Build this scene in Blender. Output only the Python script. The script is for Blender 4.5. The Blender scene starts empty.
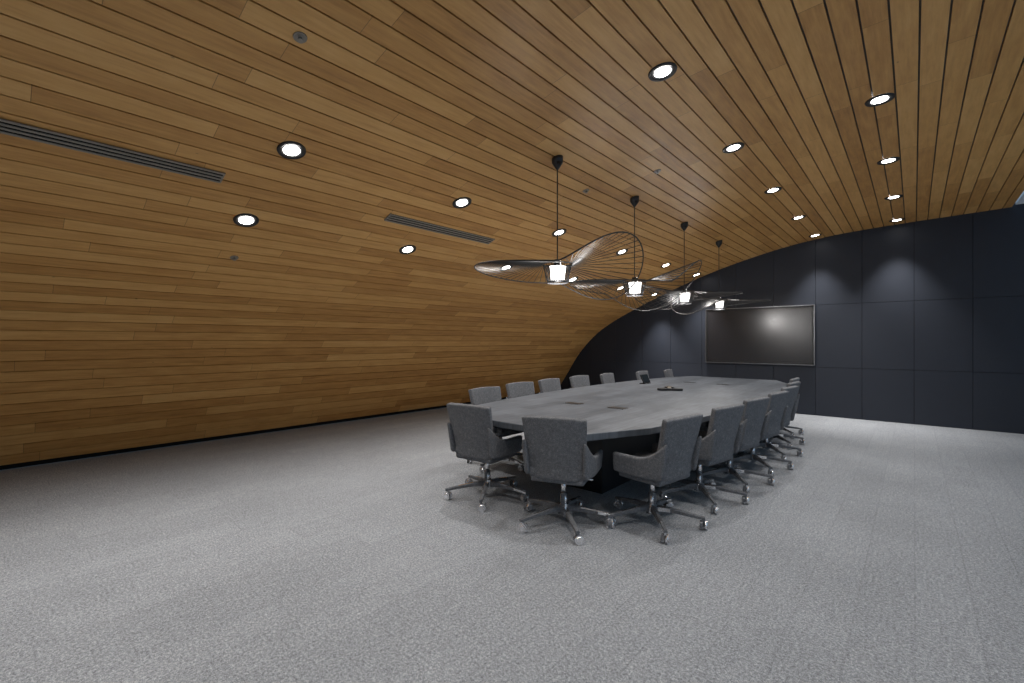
import bpy, bmesh, math, random
from mathutils import Vector, Matrix
random.seed(4)
scene = bpy.context.scene
COL = scene.collection

# ---------------------------------------------------------------- node helpers
class N:
    def __init__(s, name):
        s.m = bpy.data.materials.new(name); s.m.use_nodes = True
        s.t = s.m.node_tree; s.t.nodes.clear()
        s.out = s.t.nodes.new('ShaderNodeOutputMaterial')
    def node(s, typ, **kw):
        n = s.t.nodes.new(typ)
        for k, v in kw.items(): setattr(n, k, v)
        return n
    def link(s, a, b): s.t.links.new(a, b)
    def put(s, sock, v):
        if isinstance(v, bpy.types.NodeSocket): s.link(v, sock)
        else: sock.default_value = v
    def math(s, op, a, b=0.0, c=0.0):
        n = s.node('ShaderNodeMath', operation=op)
        s.put(n.inputs[0], a); s.put(n.inputs[1], b); s.put(n.inputs[2], c)
        return n.outputs[0]
    def comb(s, x, y, z=0.0):
        n = s.node('ShaderNodeCombineXYZ')
        s.put(n.inputs[0], x); s.put(n.inputs[1], y); s.put(n.inputs[2], z)
        return n.outputs[0]
    def noise(s, vec, scale, detail=4, rough=.5):
        n = s.node('ShaderNodeTexNoise'); s.put(n.inputs['Vector'], vec)
        n.inputs['Scale'].default_value = scale; n.inputs['Detail'].default_value = detail
        n.inputs['Roughness'].default_value = rough
        return n.outputs[0]
    def white(s, vec):
        n = s.node('ShaderNodeTexWhiteNoise', noise_dimensions='3D'); s.put(n.inputs['Vector'], vec)
        return n.outputs[0]
    def ramp(s, fac, stops):
        n = s.node('ShaderNodeValToRGB'); s.put(n.inputs[0], fac)
        e = n.color_ramp.elements
        while len(e) < len(stops): e.new(.5)
        for i, (p, c) in enumerate(stops):
            e[i].position = p; e[i].color = (c[0], c[1], c[2], 1)
        return n.outputs[0]
    def mult(s, col, fac):
        n = s.node('ShaderNodeVectorMath', operation='SCALE')
        s.put(n.inputs[0], col); s.put(n.inputs['Scale'], fac)
        return n.outputs[0]
    def bsdf(s, col, rough=.5, metal=0., spec=.5, bump=None, bs=.3, bd=.01):
        b = s.node('ShaderNodeBsdfPrincipled')
        if isinstance(col, tuple): b.inputs['Base Color'].default_value = (*col, 1)
        else: s.link(col, b.inputs['Base Color'])
        s.put(b.inputs['Roughness'], rough); b.inputs['Metallic'].default_value = metal
        b.inputs['Specular IOR Level'].default_value = spec
        if bump is not None:
            bn = s.node('ShaderNodeBump'); bn.inputs['Strength'].default_value = bs
            bn.inputs['Distance'].default_value = bd
            s.link(bump, bn.inputs['Height']); s.link(bn.outputs[0], b.inputs['Normal'])
        s.link(b.outputs[0], s.out.inputs[0]); return b
    def xyz(s, which='Object'):
        tc = s.node('ShaderNodeTexCoord'); sp = s.node('ShaderNodeSeparateXYZ')
        s.link(tc.outputs[which], sp.inputs[0])
        return sp.outputs[0], sp.outputs[1], sp.outputs[2], tc.outputs[which]

def simple(name, col, rough=.5, metal=0., spec=.5, var=.08, scale=30):
    n = N(name); x, y, z, v = n.xyz()
    f = n.noise(v, scale)
    f = n.math('MULTIPLY_ADD', f, var*2, 1-var)
    c = n.node('ShaderNodeRGB'); c.outputs[0].default_value = (*col, 1)
    n.bsdf(n.mult(c.outputs[0], f), rough, metal, spec); return n.m

def emit(name, col, st):
    n = N(name); e = n.node('ShaderNodeEmission')
    e.inputs[0].default_value = (*col, 1); e.inputs[1].default_value = st
    n.link(e.outputs[0], n.out.inputs[0]); return n.m

PW = .152
def wood_planks():
    n = N('timber_planks')
    uv = n.node('ShaderNodeUVMap'); sp = n.node('ShaderNodeSeparateXYZ'); n.link(uv.outputs[0], sp.inputs[0])
    u, v = sp.outputs[0], sp.outputs[1]
    row = n.math('FLOOR', n.math('DIVIDE', u, PW))
    r1 = n.white(n.comb(row, 3.3, 1.7))
    vs = n.math('ADD', n.math('DIVIDE', v, 1.7), n.math('MULTIPLY', r1, 9.0))
    seg = n.math('FLOOR', vs)
    r2 = n.white(n.comb(row, seg, 5.1))
    fr = n.math('FRACT', vs)
    gap = n.math('GREATER_THAN', fr, .0022)
    g1 = n.noise(n.comb(n.math('MULTIPLY', u, 26.), n.math('MULTIPLY', v, 1.6), n.math('MULTIPLY', r2, 40.)), 1.6, 6, .62)
    g2 = n.noise(n.comb(n.math('MULTIPLY', u, 8.), n.math('MULTIPLY', v, 1.6), n.math('MULTIPLY', r2, 70.)), 1.8, 4, .6)
    f = n.math('ADD', n.math('MULTIPLY', r2, .27), n.math('ADD', n.math('MULTIPLY', g1, .50), n.math('MULTIPLY', g2, .42)))
    c = n.ramp(f, [(.30, (.34, .150, .038)), (.50, (.52, .258, .074)), (.70, (.66, .358, .116)), (.92, (.76, .46, .18))])
    vor = n.node('ShaderNodeTexVoronoi'); n.put(vor.inputs['Vector'], n.comb(n.math('MULTIPLY', u, 1.6), v, 0.)); vor.inputs['Scale'].default_value = 2.6
    kn = n.math('MINIMUM', n.math('MULTIPLY_ADD', vor.outputs[0], 18., .30), 1.0)
    c = n.mult(c, n.math('MULTIPLY', kn, n.math('MULTIPLY_ADD', gap, .6, .4)))
    n.bsdf(c, n.math('MULTIPLY_ADD', g1, .2, .34), 0, .5, g1, .12, .004)
    return n.m

def carpet():
    n = N('carpet_grey'); x, y, z, v = n.xyz()
    cx = n.math('DIVIDE', x, .25)
    row = n.math('FLOOR', cx)
    ys = n.math('ADD', n.math('DIVIDE', y, 1.0), n.math('MULTIPLY', row, .37))
    r = n.white(n.comb(row, n.math('FLOOR', ys), 2.))
    seam = n.math('MULTIPLY', n.math('GREATER_THAN', n.math('FRACT', cx), .03), n.math('GREATER_THAN', n.math('FRACT', ys), .008))
    fine = n.noise(v, 170, 3, .7)
    med = n.noise(v, 70, 4, .75)
    strk = n.noise(n.comb(n.math('MULTIPLY', x, 30.), n.math('MULTIPLY', y, 9.), n.math('MULTIPLY', r, 20.)), 1.5, 4, .65)
    big = n.noise(v, .9, 3, .5)
    f = n.math('ADD', n.math('MULTIPLY', fine, .44), n.math('ADD', n.math('MULTIPLY', med, .52), n.math('ADD', n.math('MULTIPLY', strk, .11), n.math('ADD', n.math('MULTIPLY', r, .014), n.math('MULTIPLY', big, .05)))))
    c = n.ramp(f, [(.43, (.115, .123, .135)), (.57, (.305, .322, .345)), (.71, (.60, .625, .66))])
    c = n.mult(c, n.math('MULTIPLY_ADD', seam, .11, .89))
    n.bsdf(c, .95, 0, .1, n.math('ADD', fine, med), .7, .012); return n.m

def table_wood():
    n = N('grey_oak_top'); x, y, z, v = n.xyz()
    row = n.math('FLOOR', n.math('DIVIDE', x, .18))
    r1 = n.white(n.comb(row, 3.3, 0.))
    seg = n.math('FLOOR', n.math('ADD', n.math('DIVIDE', y, 1.5), n.math('MULTIPLY', r1, 5.)))
    r2 = n.white(n.comb(row, seg, 8.))
    g = n.noise(n.comb(n.math('MULTIPLY', x, 30.), n.math('MULTIPLY', y, 2.), n.math('MULTIPLY', r2, 30.)), 1.6, 6, .6)
    b = n.noise(v, 3., 4, .6)
    f = n.math('ADD', n.math('MULTIPLY', r2, .16), n.math('ADD', n.math('MULTIPLY', g, .50), n.math('MULTIPLY', b, .35)))
    c = n.ramp(f, [(.28, (.040, .047, .057)), (.5, (.083, .094, .110)), (.72, (.140, .156, .178))])
    n.bsdf(c, .55, 0, .28, g, .08, .003); return n.m

def fabric():
    n = N('grey_wool_fabric'); x, y, z, v = n.xyz()
    a = n.noise(v, 160, 3, .7); b = n.noise(v, 45, 3, .6)
    f = n.math('ADD', n.math('MULTIPLY', a, .7), n.math('MULTIPLY', b, .3))
    c = n.ramp(f, [(.3, (.068, .070, .077)), (.52, (.145, .150, .161)), (.72, (.29, .296, .31))])
    n.bsdf(c, .95, 0, .15, a, .4, .004); return n.m

M_wood = wood_planks(); M_carpet = carpet(); M_top = table_wood(); M_fab = fabric()
M_chrome = simple('polished_chrome', (.93, .93, .95), .22, .95, var=.03)
M_black = simple('black_metal', (.012, .012, .013), .4, 0, .5)
M_wire = simple('graphite_wire', (.022, .021, .021), .4, 0, .5)
M_back = simple('black_backing', (.010, .0095, .009), .9, 0, 0)
M_groove = simple('grey_batten', (.11, .10, .09), .6)
M_panel = simple('navy_wall_panel', (.024, .029, .041), .5, 0, .35, .06, 6)
M_base = simple('black_laminate', (.010, .011, .013), .5)
M_screen = simple('tv_glass', (.018, .018, .021), .26, 0, .7, .02)
M_rim = simple('aluminium_rim', (.30, .31, .33), .3, .9)
M_rubber = simple('caster_grey', (.42, .42, .44), .35)
M_plaster = simple('white_plaster', (.72, .73, .74), .8, 0, .2, .03, 8)
M_wallg = simple('light_grey_paint', (.40, .41, .42), .7, 0, .3, .05, 6)
M_vent = simple('vent_grille_grey', (.27, .24, .20), .4, .2)
M_steel = simple('brushed_steel', (.4, .4, .4), .3, .9)
M_led = emit('led_lens', (1, .97, .93), 18)
M_bulb = emit('opal_bulb', (1, .96, .92), 5)
M_scr2 = emit('tablet_screen', (.2, .25, .3), .08)

# ---------------------------------------------------------------- mesh builder
class MB:
    def __init__(s): s.bm = bmesh.new(); s.mats = []
    def mi(s, m):
        if m not in s.mats: s.mats.append(m)
        return s.mats.index(m)
    def tag(s, faces, m, smooth):
        i = s.mi(m)
        for f in faces: f.material_index = i; f.smooth = smooth
    def cyl(s, a, b, r1, r2=None, m=None, seg=16, smooth=True, cap=True):
        a = Vector(a); b = Vector(b); r2 = r1 if r2 is None else r2
        d = b-a; q = d.to_track_quat('Z', 'Y').to_matrix().to_4x4()
        k = len(s.bm.faces)
        bmesh.ops.create_cone(s.bm, cap_ends=cap, segments=seg, radius1=r1, radius2=r2, depth=d.length,
                              matrix=Matrix.Translation((a+b)/2) @ q)
        s.bm.faces.ensure_lookup_table(); s.tag(s.bm.faces[k:], m, smooth and seg > 6)
        for f in s.bm.faces[k:]:
            if len(f.verts) > 4: f.smooth = False
    def box(s, c, size, m, rot=None, bevel=0., taper=1.):
        t = bmesh.new(); bmesh.ops.create_cube(t, size=1)
        for v in t.verts:
            k = taper if v.co.z > 0 else 1
            v.co = Vector((v.co.x*size[0]*k, v.co.y*size[1]*k, v.co.z*size[2]))
        if bevel: bmesh.ops.bevel(t, geom=list(t.edges), offset=bevel, segments=3, affect='EDGES', profile=.5)
        s.merge(t, m, Matrix.Translation(c) @ (rot.to_4x4() if rot else Matrix()), bevel > 0.01)
    def merge(s, t, m, mat=Matrix(), smooth=False):
        me = bpy.data.meshes.new('tmp'); t.transform(mat); t.to_mesh(me); t.free()
        k = len(s.bm.faces); s.bm.from_mesh(me); s.bm.faces.ensure_lookup_table()
        s.tag(s.bm.faces[k:], m, smooth); bpy.data.meshes.remove(me)
    def modded(s, t, m, mods, smooth=True):
        me = bpy.data.meshes.new('tmp'); t.to_mesh(me); t.free()
        o = bpy.data.objects.new('tmp', me); COL.objects.link(o)
        for typ, kw in mods:
            md = o.modifiers.new(typ, typ)
            for a, b in kw.items(): setattr(md, a, b)
        dg = bpy.context.evaluated_depsgraph_get(); dg.update()
        me2 = bpy.data.meshes.new_from_object(o.evaluated_get(dg))
        k = len(s.bm.faces); s.bm.from_mesh(me2); s.bm.faces.ensure_lookup_table()
        s.tag(s.bm.faces[k:], m, smooth)
        bpy.data.objects.remove(o); bpy.data.meshes.remove(me); bpy.data.meshes.remove(me2)
    def poly(s, pts, z0, z1, m, bevel=0.):
        t = bmesh.new(); vs = [t.verts.new((p[0], p[1], z0)) for p in pts]
        f = t.faces.new(vs); r = bmesh.ops.extrude_face_region(t, geom=[f])
        for v in r['geom']:
            if isinstance(v, bmesh.types.BMVert): v.co.z = z1
        bmesh.ops.recalc_face_normals(t, faces=list(t.faces))
        if bevel:
            es = [e for e in t.edges if abs(e.verts[0].co.z-e.verts[1].co.z) < 1e-5]
            bmesh.ops.bevel(t, geom=es, offset=bevel, segments=2, affect='EDGES', profile=.5)
        s.merge(t, m)
    def mesh(s, name):
        me = bpy.data.meshes.new(name); s.bm.to_mesh(me); s.bm.free()
        for m in s.mats: me.materials.append(m)
        return me
def add(name, me, loc=(0, 0, 0), rot=None, parent=None):
    o = bpy.data.objects.new(name, me); COL.objects.link(o); o.location = loc
    if rot is not None:
        o.rotation_mode = 'QUATERNION'; o.rotation_quaternion = rot
    if parent: o.parent = parent
    return o

# ---------------------------------------------------------------- room profile (vault section, x,z)
P = [(-7.92, .06), (-7.58, .55), (-7.10, 1.22), (-6.42, 1.83), (-5.31, 2.40), (-3.79, 3.01), (-2.51, 3.38), (-1.5, 3.57), (-.5, 3.65), (1.2, 3.70)]
def cr(p0, p1, p2, p3, t):
    return tuple(.5*((2*b)+(-a+c)*t+(2*a-5*b+4*c-d)*t*t+(-a+3*b-3*c+d)*t**3) for a, b, c, d in zip(p0, p1, p2, p3))
Q = [(2*P[0][0]-P[1][0], 2*P[0][1]-P[1][1])]+P+[(2*P[-1][0]-P[-2][0], 2*P[-1][1]-P[-2][1])]
prof = []
for i in range(1, len(Q)-2):
    for k in range(40): prof.append(cr(Q[i-1], Q[i], Q[i+1], Q[i+2], k/40))
prof.append(P[-1])
arc = [0]
for a, b in zip(prof, prof[1:]): arc.append(arc[-1]+math.dist(a, b))
def at(s):
    for i in range(len(arc)-1):
        if s <= arc[i+1]:
            t = (s-arc[i])/(arc[i+1]-arc[i]); return Vector((prof[i][0]+t*(prof[i+1][0]-prof[i][0]), prof[i][1]+t*(prof[i+1][1]-prof[i][1])))
    return Vector(prof[-1])
def on_ceiling(X):
    for a, b in zip(prof, prof[1:]):
        if a[0] <= X <= b[0]:
            t = (X-a[0])/(b[0]-a[0]); tan = Vector((b[0]-a[0], b[1]-a[1])).normalized()
            return a[1]+t*(b[1]-a[1]), Vector((tan[1], 0, -tan[0])), tan   # z, inward normal
YB, YF = 11.0, -5.0
bm = bmesh.new(); uvl = bm.loops.layers.uv.new('UVMap')
npl = int(arc[-1]/PW)
for i in range(npl+1):
    s0 = i*PW+.0065; s1 = min((i+1)*PW-.0065, arc[-1])
    if s1-s0 < .03: continue
    a, b = at(s0), at(s1); t = (b-a).normalized(); nrm = Vector((t[1], -t[0]))
    sec = [(a, s0), (b, s1), (b-nrm*.02, s1), (a-nrm*.02, s0)]
    v0 = [bm.verts.new((p[0], YF, p[1])) for p, _ in sec]; v1 = [bm.verts.new((p[0], YB, p[1])) for p, _ in sec]
    for j in range(4):
        k = (j+1) % 4
        f = bm.faces.new((v0[j], v0[k], v1[k], v1[j])); f.material_index = 0
        for l, (ss, yy) in zip(f.loops, ((sec[j][1], YF), (sec[k][1], YF), (sec[k][1], YB), (sec[j][1], YB))):
            l[uvl].uv = (min(max(ss, i*PW+.002), (i+1)*PW-.002), yy+20)
prev = None
for i in range(0, len(prof), 4):
    j = min(i+1, len(prof)-1); i0 = i if i < len(prof)-1 else i-1
    t = (Vector(prof[i0+1])-Vector(prof[i0])).normalized(); nn = Vector((t[1], -t[0])); p = Vector(prof[i])-nn*.024
    cur = (bm.verts.new((p[0], YF, p[1])), bm.verts.new((p[0], YB, p[1])))
    if prev:
        f = bm.faces.new((prev[0], cur[0], cur[1], prev[1])); f.material_index = 1
    prev = cur
bmesh.ops.recalc_face_normals(bm, faces=[f for f in bm.faces if f.material_index == 0])
me = bpy.data.meshes.new('ceiling'); bm.to_mesh(me); bm.free()
me.materials.append(M_wood); me.materials.append(M_groove); add('ceiling', me)

b = MB(); b.box((-2.6, 3, -.05), (12.2, 16.4, .1), M_carpet); add('floor', b.mesh('floor'))
b = MB(); b.box((-8.04, 3, .6), (.12, 16, 1.2), M_back); add('wall_left', b.mesh('wall_left'))
b = MB(); b.box((-2.6, -5.05, 2), (12, .1, 4), M_wallg); add('wall_rear', b.mesh('wall_rear'))
b = MB(); b.box((-2.6, YB+.08, 2), (12, .1, 4), M_back)
x = -8.25
while x < 3.3:
    for z0, z1 in ((0, .98), (.98, 2.24), (2.24, 4.0)):
        b.box((x+.375, YB+.015, (z0+z1)/2), (.744, .03, z1-z0-.006), M_panel)
    x += .75
add('wall_back', b.mesh('wall_back'))
b = MB(); b.box((2.29, 3, 3.78), (2.1, 16, .1), M_plaster); add('ceiling_soffit', b.mesh('soffit'))
b = MB(); b.box((3.3, 3, .3), (.12, 16, .6), M_plaster); b.box((3.3, 3, 3.6), (.12, 16, .3), M_plaster); add('wall_right', b.mesh('wall_right'))
n = N('window_glass'); tr = n.node('ShaderNodeBsdfTransparent'); gl = n.node('ShaderNodeBsdfGlossy'); gl.inputs['Roughness'].default_value = .02
mx = n.node('ShaderNodeMixShader'); mx.inputs[0].default_value = .08
n.link(tr.outputs[0], mx.inputs[1]); n.link(gl.outputs[0], mx.inputs[2]); n.link(mx.outputs[0], n.out.inputs[0]); M_glass = n.m
b = MB()
for k in range(9): b.box((3.3, -4.95+k*2.0-.0, 2.03), (.1, .06, 2.86), M_black)
b.box((3.3, 3, .63), (.1, 16, .06), M_black); b.box((3.3, 3, 3.42), (.1, 16, .06), M_black); b.box((3.3, 3, 2.03), (.01, 15.9, 2.8), M_glass)
add('window_1', b.mesh('window_1'))

# ---------------------------------------------------------------- downlights
b = MB()
seg = 32
def ring(r0, z0, r1, z1, m):
    t = bmesh.new(); A = []; B = []
    for i in range(seg):
        a = i/seg*2*math.pi
        A.append(t.verts.new((r0*math.cos(a), r0*math.sin(a), z0))); B.append(t.verts.new((r1*math.cos(a), r1*math.sin(a), z1)))
    for i in range(seg):
        j = (i+1) % seg; t.faces.new((A[i], A[j], B[j], B[i]))
    b.merge(t, m, smooth=False)
ring(.108, 0, .104, -.010, M_black); ring(.104, -.010, .088, -.012, M_black); ring(.088, -.012, .076, -.006, M_black); ring(.076, -.006, .060, -.003, M_steel)
b.cyl((0, 0, .0), (0, 0, -.004), .062, .062, M_led, seg)
dl = b.mesh('recessed_downlight')
RowsX = [-4.73, -3.73, -1.45, -.23]
for X in RowsX:
    z, nr, tan = on_ceiling(X)
    q = Vector((0, 0, -1)).rotation_difference(nr)
    for k in range(8):
        Y = -2.1+1.83*k
        if k == 7: Y -= .12
        o = add('recessed_downlight', dl, Vector((X, Y, z))+nr*.001, q)
        L = bpy.data.lights.new('downlight_beam', 'SPOT'); L.energy = 94 if k < 7 else 330; L.spot_size = math.radians(112 if k < 7 else 72); L.spot_blend = 1.
        L.shadow_soft_size = .06; L.color = (1, .965, .93)
        lo = bpy.data.objects.new('downlight_beam', L); COL.objects.link(lo); lo.parent = o
        lo.rotation_mode = 'QUATERNION'; lo.rotation_quaternion = q.inverted(); lo.location = (0, 0, -.03)

for y0, y1 in ((-1.4, 1.22), (2.78, 4.38)):
    z, nr, tan = on_ceiling(-4.24)
    b = MB()
    b.box((0, 0, 0), (.13, y1-y0, .004), M_back)
    for k in range(4): b.box((-.057+k*.038, 0, -.004), (.018, y1-y0, .008), M_vent)
    for e in (-1, 1): b.box((0, e*(y1-y0)/2, 0), (.13, .012, .012), M_vent)
    add('linear_air_diffuser', b.mesh('diffuser'), Vector((-4.24, (y0+y1)/2, z))+nr*.007, Vector((0, 0, -1)).rotation_difference(nr))
for X, Y in ((-2.75, 1.2), (-5.35, 1.65), (-2.9, 4.6), (-2.2, 5.0)):
    z, nr, tan = on_ceiling(X); b = MB()
    b.cyl((0, 0, 0), (0, 0, -.006), .04, .038, M_vent, 24); b.cyl((0, 0, -.006), (0, 0, -.025), .010, .007, M_vent, 12)
    b.cyl((0, 0, -.025), (0, 0, -.028), .018, .018, M_vent, 16)
    add('fire_sprinkler', b.mesh('sprinkler'), (X, Y, z-.001), Vector((0, 0, -1)).rotation_difference(nr))

# ---------------------------------------------------------------- pendants
ZL = 2.19
ztop = on_ceiling(-2.68)[0]
def pendant(idx):
    b = MB(); top = ztop-ZL
    b.cyl((0, 0, top+.03), (0, 0, top-.05), .058, .055, M_black, 24); b.cyl((0, 0, top-.05), (0, 0, top-.12), .055, .008, M_black, 24)
    b.cyl((0, 0, top-.1), (0, 0, .10), .006, .006, M_black, 8)
    b.cyl((0, 0, .13), (0, 0, .06), .03, .04, M_black, 16)
    b.cyl((0, 0, .06), (0, 0, -.075), .085, .068, M_bulb, 24)
    def loop(r, z, rad, n=40, rf=None, zf=None, m=M_wire):
        pts = []
        for i in range(n):
            a = i/n*2*math.pi; rr = rf(a) if rf else r; zz = zf(a) if zf else z
            pts.append(Vector((rr*math.cos(a), rr*math.sin(a), zz)))
        for i in range(n): b.cyl(pts[i], pts[(i+1) % n], rad, rad, m, 6, True, False)
    loop(.145, .085, .007, m=M_black); loop(.10, -.10, .007, m=M_black)
    for i in range(28):
        a = i/28*2*math.pi; a2 = a+.12
        b.cyl((.145*math.cos(a), .145*math.sin(a), .085), (.10*math.cos(a2), .10*math.sin(a2), -.10), .0032, .0032, M_black, 5, True, False)
    for i in range(4):
        a = i*math.pi/2; b.cyl((.145*math.cos(a), .145*math.sin(a), .085), (0, 0, .085), .004, .004, M_black, 5)
    ph = math.radians([36, 60, 225, 200][idx])
    # wide-brimmed hat: one side flat, the other side twisted into a propeller-like fan
    rf = lambda a: .78+.05*math.cos(2*(a-ph))
    zf = lambda a: .02-.54*max(0, math.cos(a-ph))**1.2*math.sin(a-ph)+.03*math.sin(2*a)
    loop(0, 0, .0065, 96, rf, zf)
    ns = 66
    for i in range(ns):
        a = i/ns*2*math.pi; a0 = a+.9
        r = rf(a)
        b.cyl((.145*math.cos(a0), .145*math.sin(a0), .085), (r*math.cos(a), r*math.sin(a), zf(a)), .0034, .0034, M_wire, 4, False, False)
    o = add('pendant_lamp', b.mesh('pendant_lamp'), (-2.68, 3.72+1.68*idx, ZL))
    L = bpy.data.lights.new('pendant_glow', 'POINT'); L.energy = 24; L.shadow_soft_size = .06; L.color = (1, .97, .94)
    lo = bpy.data.objects.new('pendant_glow', L); COL.objects.link(lo); lo.parent = o; lo.location = (0, 0, -.16)
for i in range(4): pendant(i)

# ---------------------------------------------------------------- table
CX = -2.68; Y0, Y1 = 3.0, 9.6; YM = (Y0+Y1)/2
def half(y):
    d = min(y-Y0, Y1-y)
    base = 1.04+.24*(1-((y-YM)/(YM-Y0-.6))**2) if d > .6 else .76+(1.04-.76)*d/.6
    return base
ys = [Y0, Y0+.6]+[Y0+.6+(Y1-Y0-1.2)*k/24 for k in range(1, 24)]+[Y1-.6, Y1]
out = [(half(y), y-YM) for i, y in enumerate(ys)]
outline = out+[(-x, y) for x, y in reversed(out)]
b = MB(); b.poly(outline, .725, .78, M_top, .005)
inner = [(x*.9, y*.965) for x, y in outline]; b.poly(inner, .69, .7245, M_base)
for y in (-1.75, 0, 1.75):
    b.box((0, y, .34), (.78, 1.25, .68), M_base, None, .012, 1.0)
b.box((0, 0, .36), (.5, 4.6, .6), M_base)
for y in (-1.86, 1.75):
    for x in (-.28, .28):
        b.box((x, y, .7815), (.20, .13, .003), M_rim); b.box((x, y, .784), (.18, .11, .004), M_black)
add('conference_table', b.mesh('conference_table'), (CX, YM, 0))
b = MB(); pts = []
for i in range(60):
    a = i/60*2*math.pi; r = .105+.095*(.5+.5*math.cos(3*a))**1.5
    pts.append((r*math.cos(a), r*math.sin(a)))
b.poly(pts, 0, .035, M_base, .008); b.cyl((0, 0, .035), (0, 0, .055), .07, .055, M_base, 24)
b.box((0, 0, .058), (.07, .05, .004), M_vent)
add('conference_phone', b.mesh('conference_phone'), (-2.72, 6.6, .7805))
b = MB(); R = Matrix.Rotation(math.radians(-25), 3, 'Y')
b.box((0, 0, .006), (.12, .2, .012), M_black, None, .004); b.box((0, 0, .085), (.018, .25, .16), M_black, R, .004)
b.box(R @ Vector((.011, 0, .0))+Vector((0, 0, .085)), (.003, .22, .135), M_scr2, R)
add('touch_control_tablet', b.mesh('tablet'), (-3.45, 7.35, .7805))

# ---------------------------------------------------------------- TV
b = MB(); W, H = 2.13, 1.23
b.box((0, 0, 0), (W-.03, .06, H-.03), M_black)
for sx in (-1, 1): b.box((sx*(W/2-.006), -.012, 0), (.012, .08, H), M_rim)
for sz in (-1, 1): b.box((0, -.012, sz*(H/2-.006)), (W-.024, .08, .012), M_rim)
for sx in (-1, 1): b.box((sx*(W/2-.03), -.032, 0), (.035, .02, H-.03), M_black)
for sz in (-1, 1): b.box((0, -.032, sz*(H/2-.03)), (W-.03, .02, .035), M_black)
b.box((0, -.031, 0), (W-.09, .004, H-.09), M_screen)
add('wall_tv', b.mesh('wall_tv'), (-2.57, YB-.035, 1.63))

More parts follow.
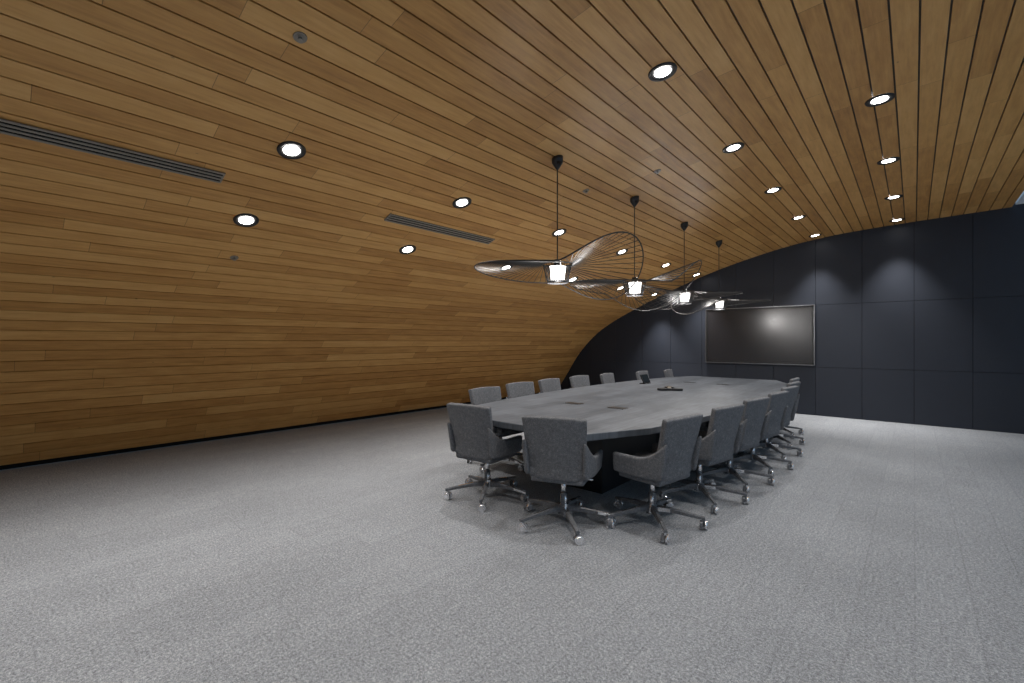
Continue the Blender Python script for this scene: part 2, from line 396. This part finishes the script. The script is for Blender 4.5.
# ---------------------------------------------------------------- chair
def chair_mesh():
    b = MB()
    t = bmesh.new(); cols = []; nX, nT = 13, 9
    for i in range(nX):
        s = -1+2*i/(nX-1); col = []
        for j in range(nT):
            f = j/(nT-1); z = .42+(.925-.42)*f
            hw = .222+.036*f
            if f > .99: z -= .010*s*s
            y = -.225-max(z-.47, 0)*.20+.050*s*s*(1-.35*f)
            col.append(t.verts.new((hw*s, y, z)))
        cols.append(col)
    for i in range(nX-1):
        for j in range(nT-1): t.faces.new((cols[i][j], cols[i+1][j], cols[i+1][j+1], cols[i][j+1]))
    bmesh.ops.recalc_face_normals(t, faces=list(t.faces))
    b.modded(t, M_fab, [('SOLIDIFY', dict(thickness=.055, offset=0)), ('BEVEL', dict(width=.014, segments=3, limit_method='ANGLE')), ('SUBSURF', dict(levels=1, render_levels=1))])
    for sg in (-1, 1):
        t = bmesh.new(); cols = []
        for i in range(10):
            f = i/9; y = -.255+f*.44
            zt = .60+.16*max(0, 1-f/.42)**2; zb = .44
            col = [t.verts.new((sg*(.228+.035*math.sin(min(f*2.2, 1)*math.pi/2)+.012*(j/5)), y-.05*max(0, 1-f/.4)*(j/5), zb+(zt-zb)*j/5)) for j in range(6)]
            cols.append(col)
        for i in range(9):
            for j in range(5): t.faces.new((cols[i][j], cols[i+1][j], cols[i+1][j+1], cols[i][j+1]))
        bmesh.ops.recalc_face_normals(t, faces=list(t.faces))
        b.modded(t, M_fab, [('SOLIDIFY', dict(thickness=.045, offset=0)), ('SUBSURF', dict(levels=2, render_levels=2))])
    b.box((0, .0, .475), (.475, .46, .10), M_fab, None, .035)
    b.box((0, -.02, .415), (.44, .40, .06), M_fab, None, .022)
    b.box((0, -.01, .375), (.17, .20, .03), M_black, None, .006)
    b.cyl((.09, .02, .375), (.24, .03, .375), .006, .006, M_chrome, 8)
    b.cyl((0, 0, .37), (0, 0, .24), .020, .020, M_chrome, 20); b.cyl((0, 0, .25), (0, 0, .13), .030, .030, M_chrome, 20)
    b.cyl((0, 0, .165), (0, 0, .085), .042, .050, M_chrome, 24)
    for k in range(5):
        th = math.radians(-60)+k*2*math.pi/5; d = Vector((math.cos(th), math.sin(th), 0)); p = Vector((-d.y, d.x, 0))
        t = bmesh.new(); secs = []
        for (r, zc, w, h) in ((.03, .130, .024, .024), (.14, .128, .020, .018), (.28, .110, .017, .014), (.405, .092, .014, .011)):
            c = d*r+Vector((0, 0, zc)); secs.append([t.verts.new(c+p*w*sx+Vector((0, 0, h*sz))) for sx, sz in ((-1, -1), (1, -1), (1, .6), (.5, 1), (-.5, 1), (-1, .6))])
        for A, B in zip(secs, secs[1:]):
            for i in range(6): j = (i+1) % 6; t.faces.new((A[i], A[j], B[j], B[i]))
        t.faces.new(secs[0]); t.faces.new(list(reversed(secs[-1])))
        bmesh.ops.recalc_face_normals(t, faces=list(t.faces)); b.merge(t, M_chrome)
        e = d*.392; b.cyl(e+Vector((0, 0, .098)), e+Vector((0, 0, .05)), .010, .010, M_chrome, 10)
        ang = th+.9*(k % 3); q = Vector((math.cos(ang), math.sin(ang), 0))
        c = e+Vector((-q.y*.01, q.x*.01, .036))
        for sgn in (-1, 1):
            b.cyl(c+q*.007*sgn, c+q*.026*sgn, .036, .036, M_rubber, 20)
            b.cyl(c+q*.026*sgn, c+q*.029*sgn, .026, .023, M_chrome, 16)
        b.cyl(c-q*.01, c+q*.01, .018, .018, M_chrome, 12)
    return b.mesh('office_chair')
cm = chair_mesh()
def place(X, Y, facing):      # facing = angle of forward dir, degrees from +Y toward -X
    add('office_chair', cm, (X, Y, 0), Matrix.Rotation(math.radians(facing), 3, 'Z').to_quaternion())
place(-3.10, 3.15, 6); place(-2.17, 3.10, 20)
for i, (Y, X) in enumerate([(3.62, -1.33), (4.46, -1.24), (5.24, -1.19), (6.04, -1.15), (6.84, -1.18), (7.64, -1.27), (8.46, -1.40)]):
    a = [80, 79, 80, 82, 83, 86, 90][i]
    place(X-.30*math.sin(math.radians(a)), Y+.30*math.cos(math.radians(a))-.08, a)
for i, (Y, X) in enumerate([(4.05, -4.06), (4.86, -4.19), (5.66, -4.25), (6.50, -4.25), (7.34, -4.19), (8.35, -4.0), (9.2, -3.82)]):
    place(X+.30, Y, -90+[3, -3, 2, -2, 3, -2, 2][i]+(Y-6.2)*2.5)

# ---------------------------------------------------------------- world, camera
w = bpy.data.worlds.new('sky'); scene.world = w; w.use_nodes = True
bg = w.node_tree.nodes['Background']; bg.inputs[0].default_value = (.50, .74, 1, 1); bg.inputs[1].default_value = .8
cam = bpy.data.cameras.new('camera'); cam.lens = 16.0; cam.sensor_width = 36; cam.clip_start = .05
co = bpy.data.objects.new('camera', cam); COL.objects.link(co); co.location = (0, 0, 1.5)
co.rotation_euler = (math.radians(90), 0, math.radians(41.46)); scene.camera = co
scene.view_settings.view_transform = 'Standard'
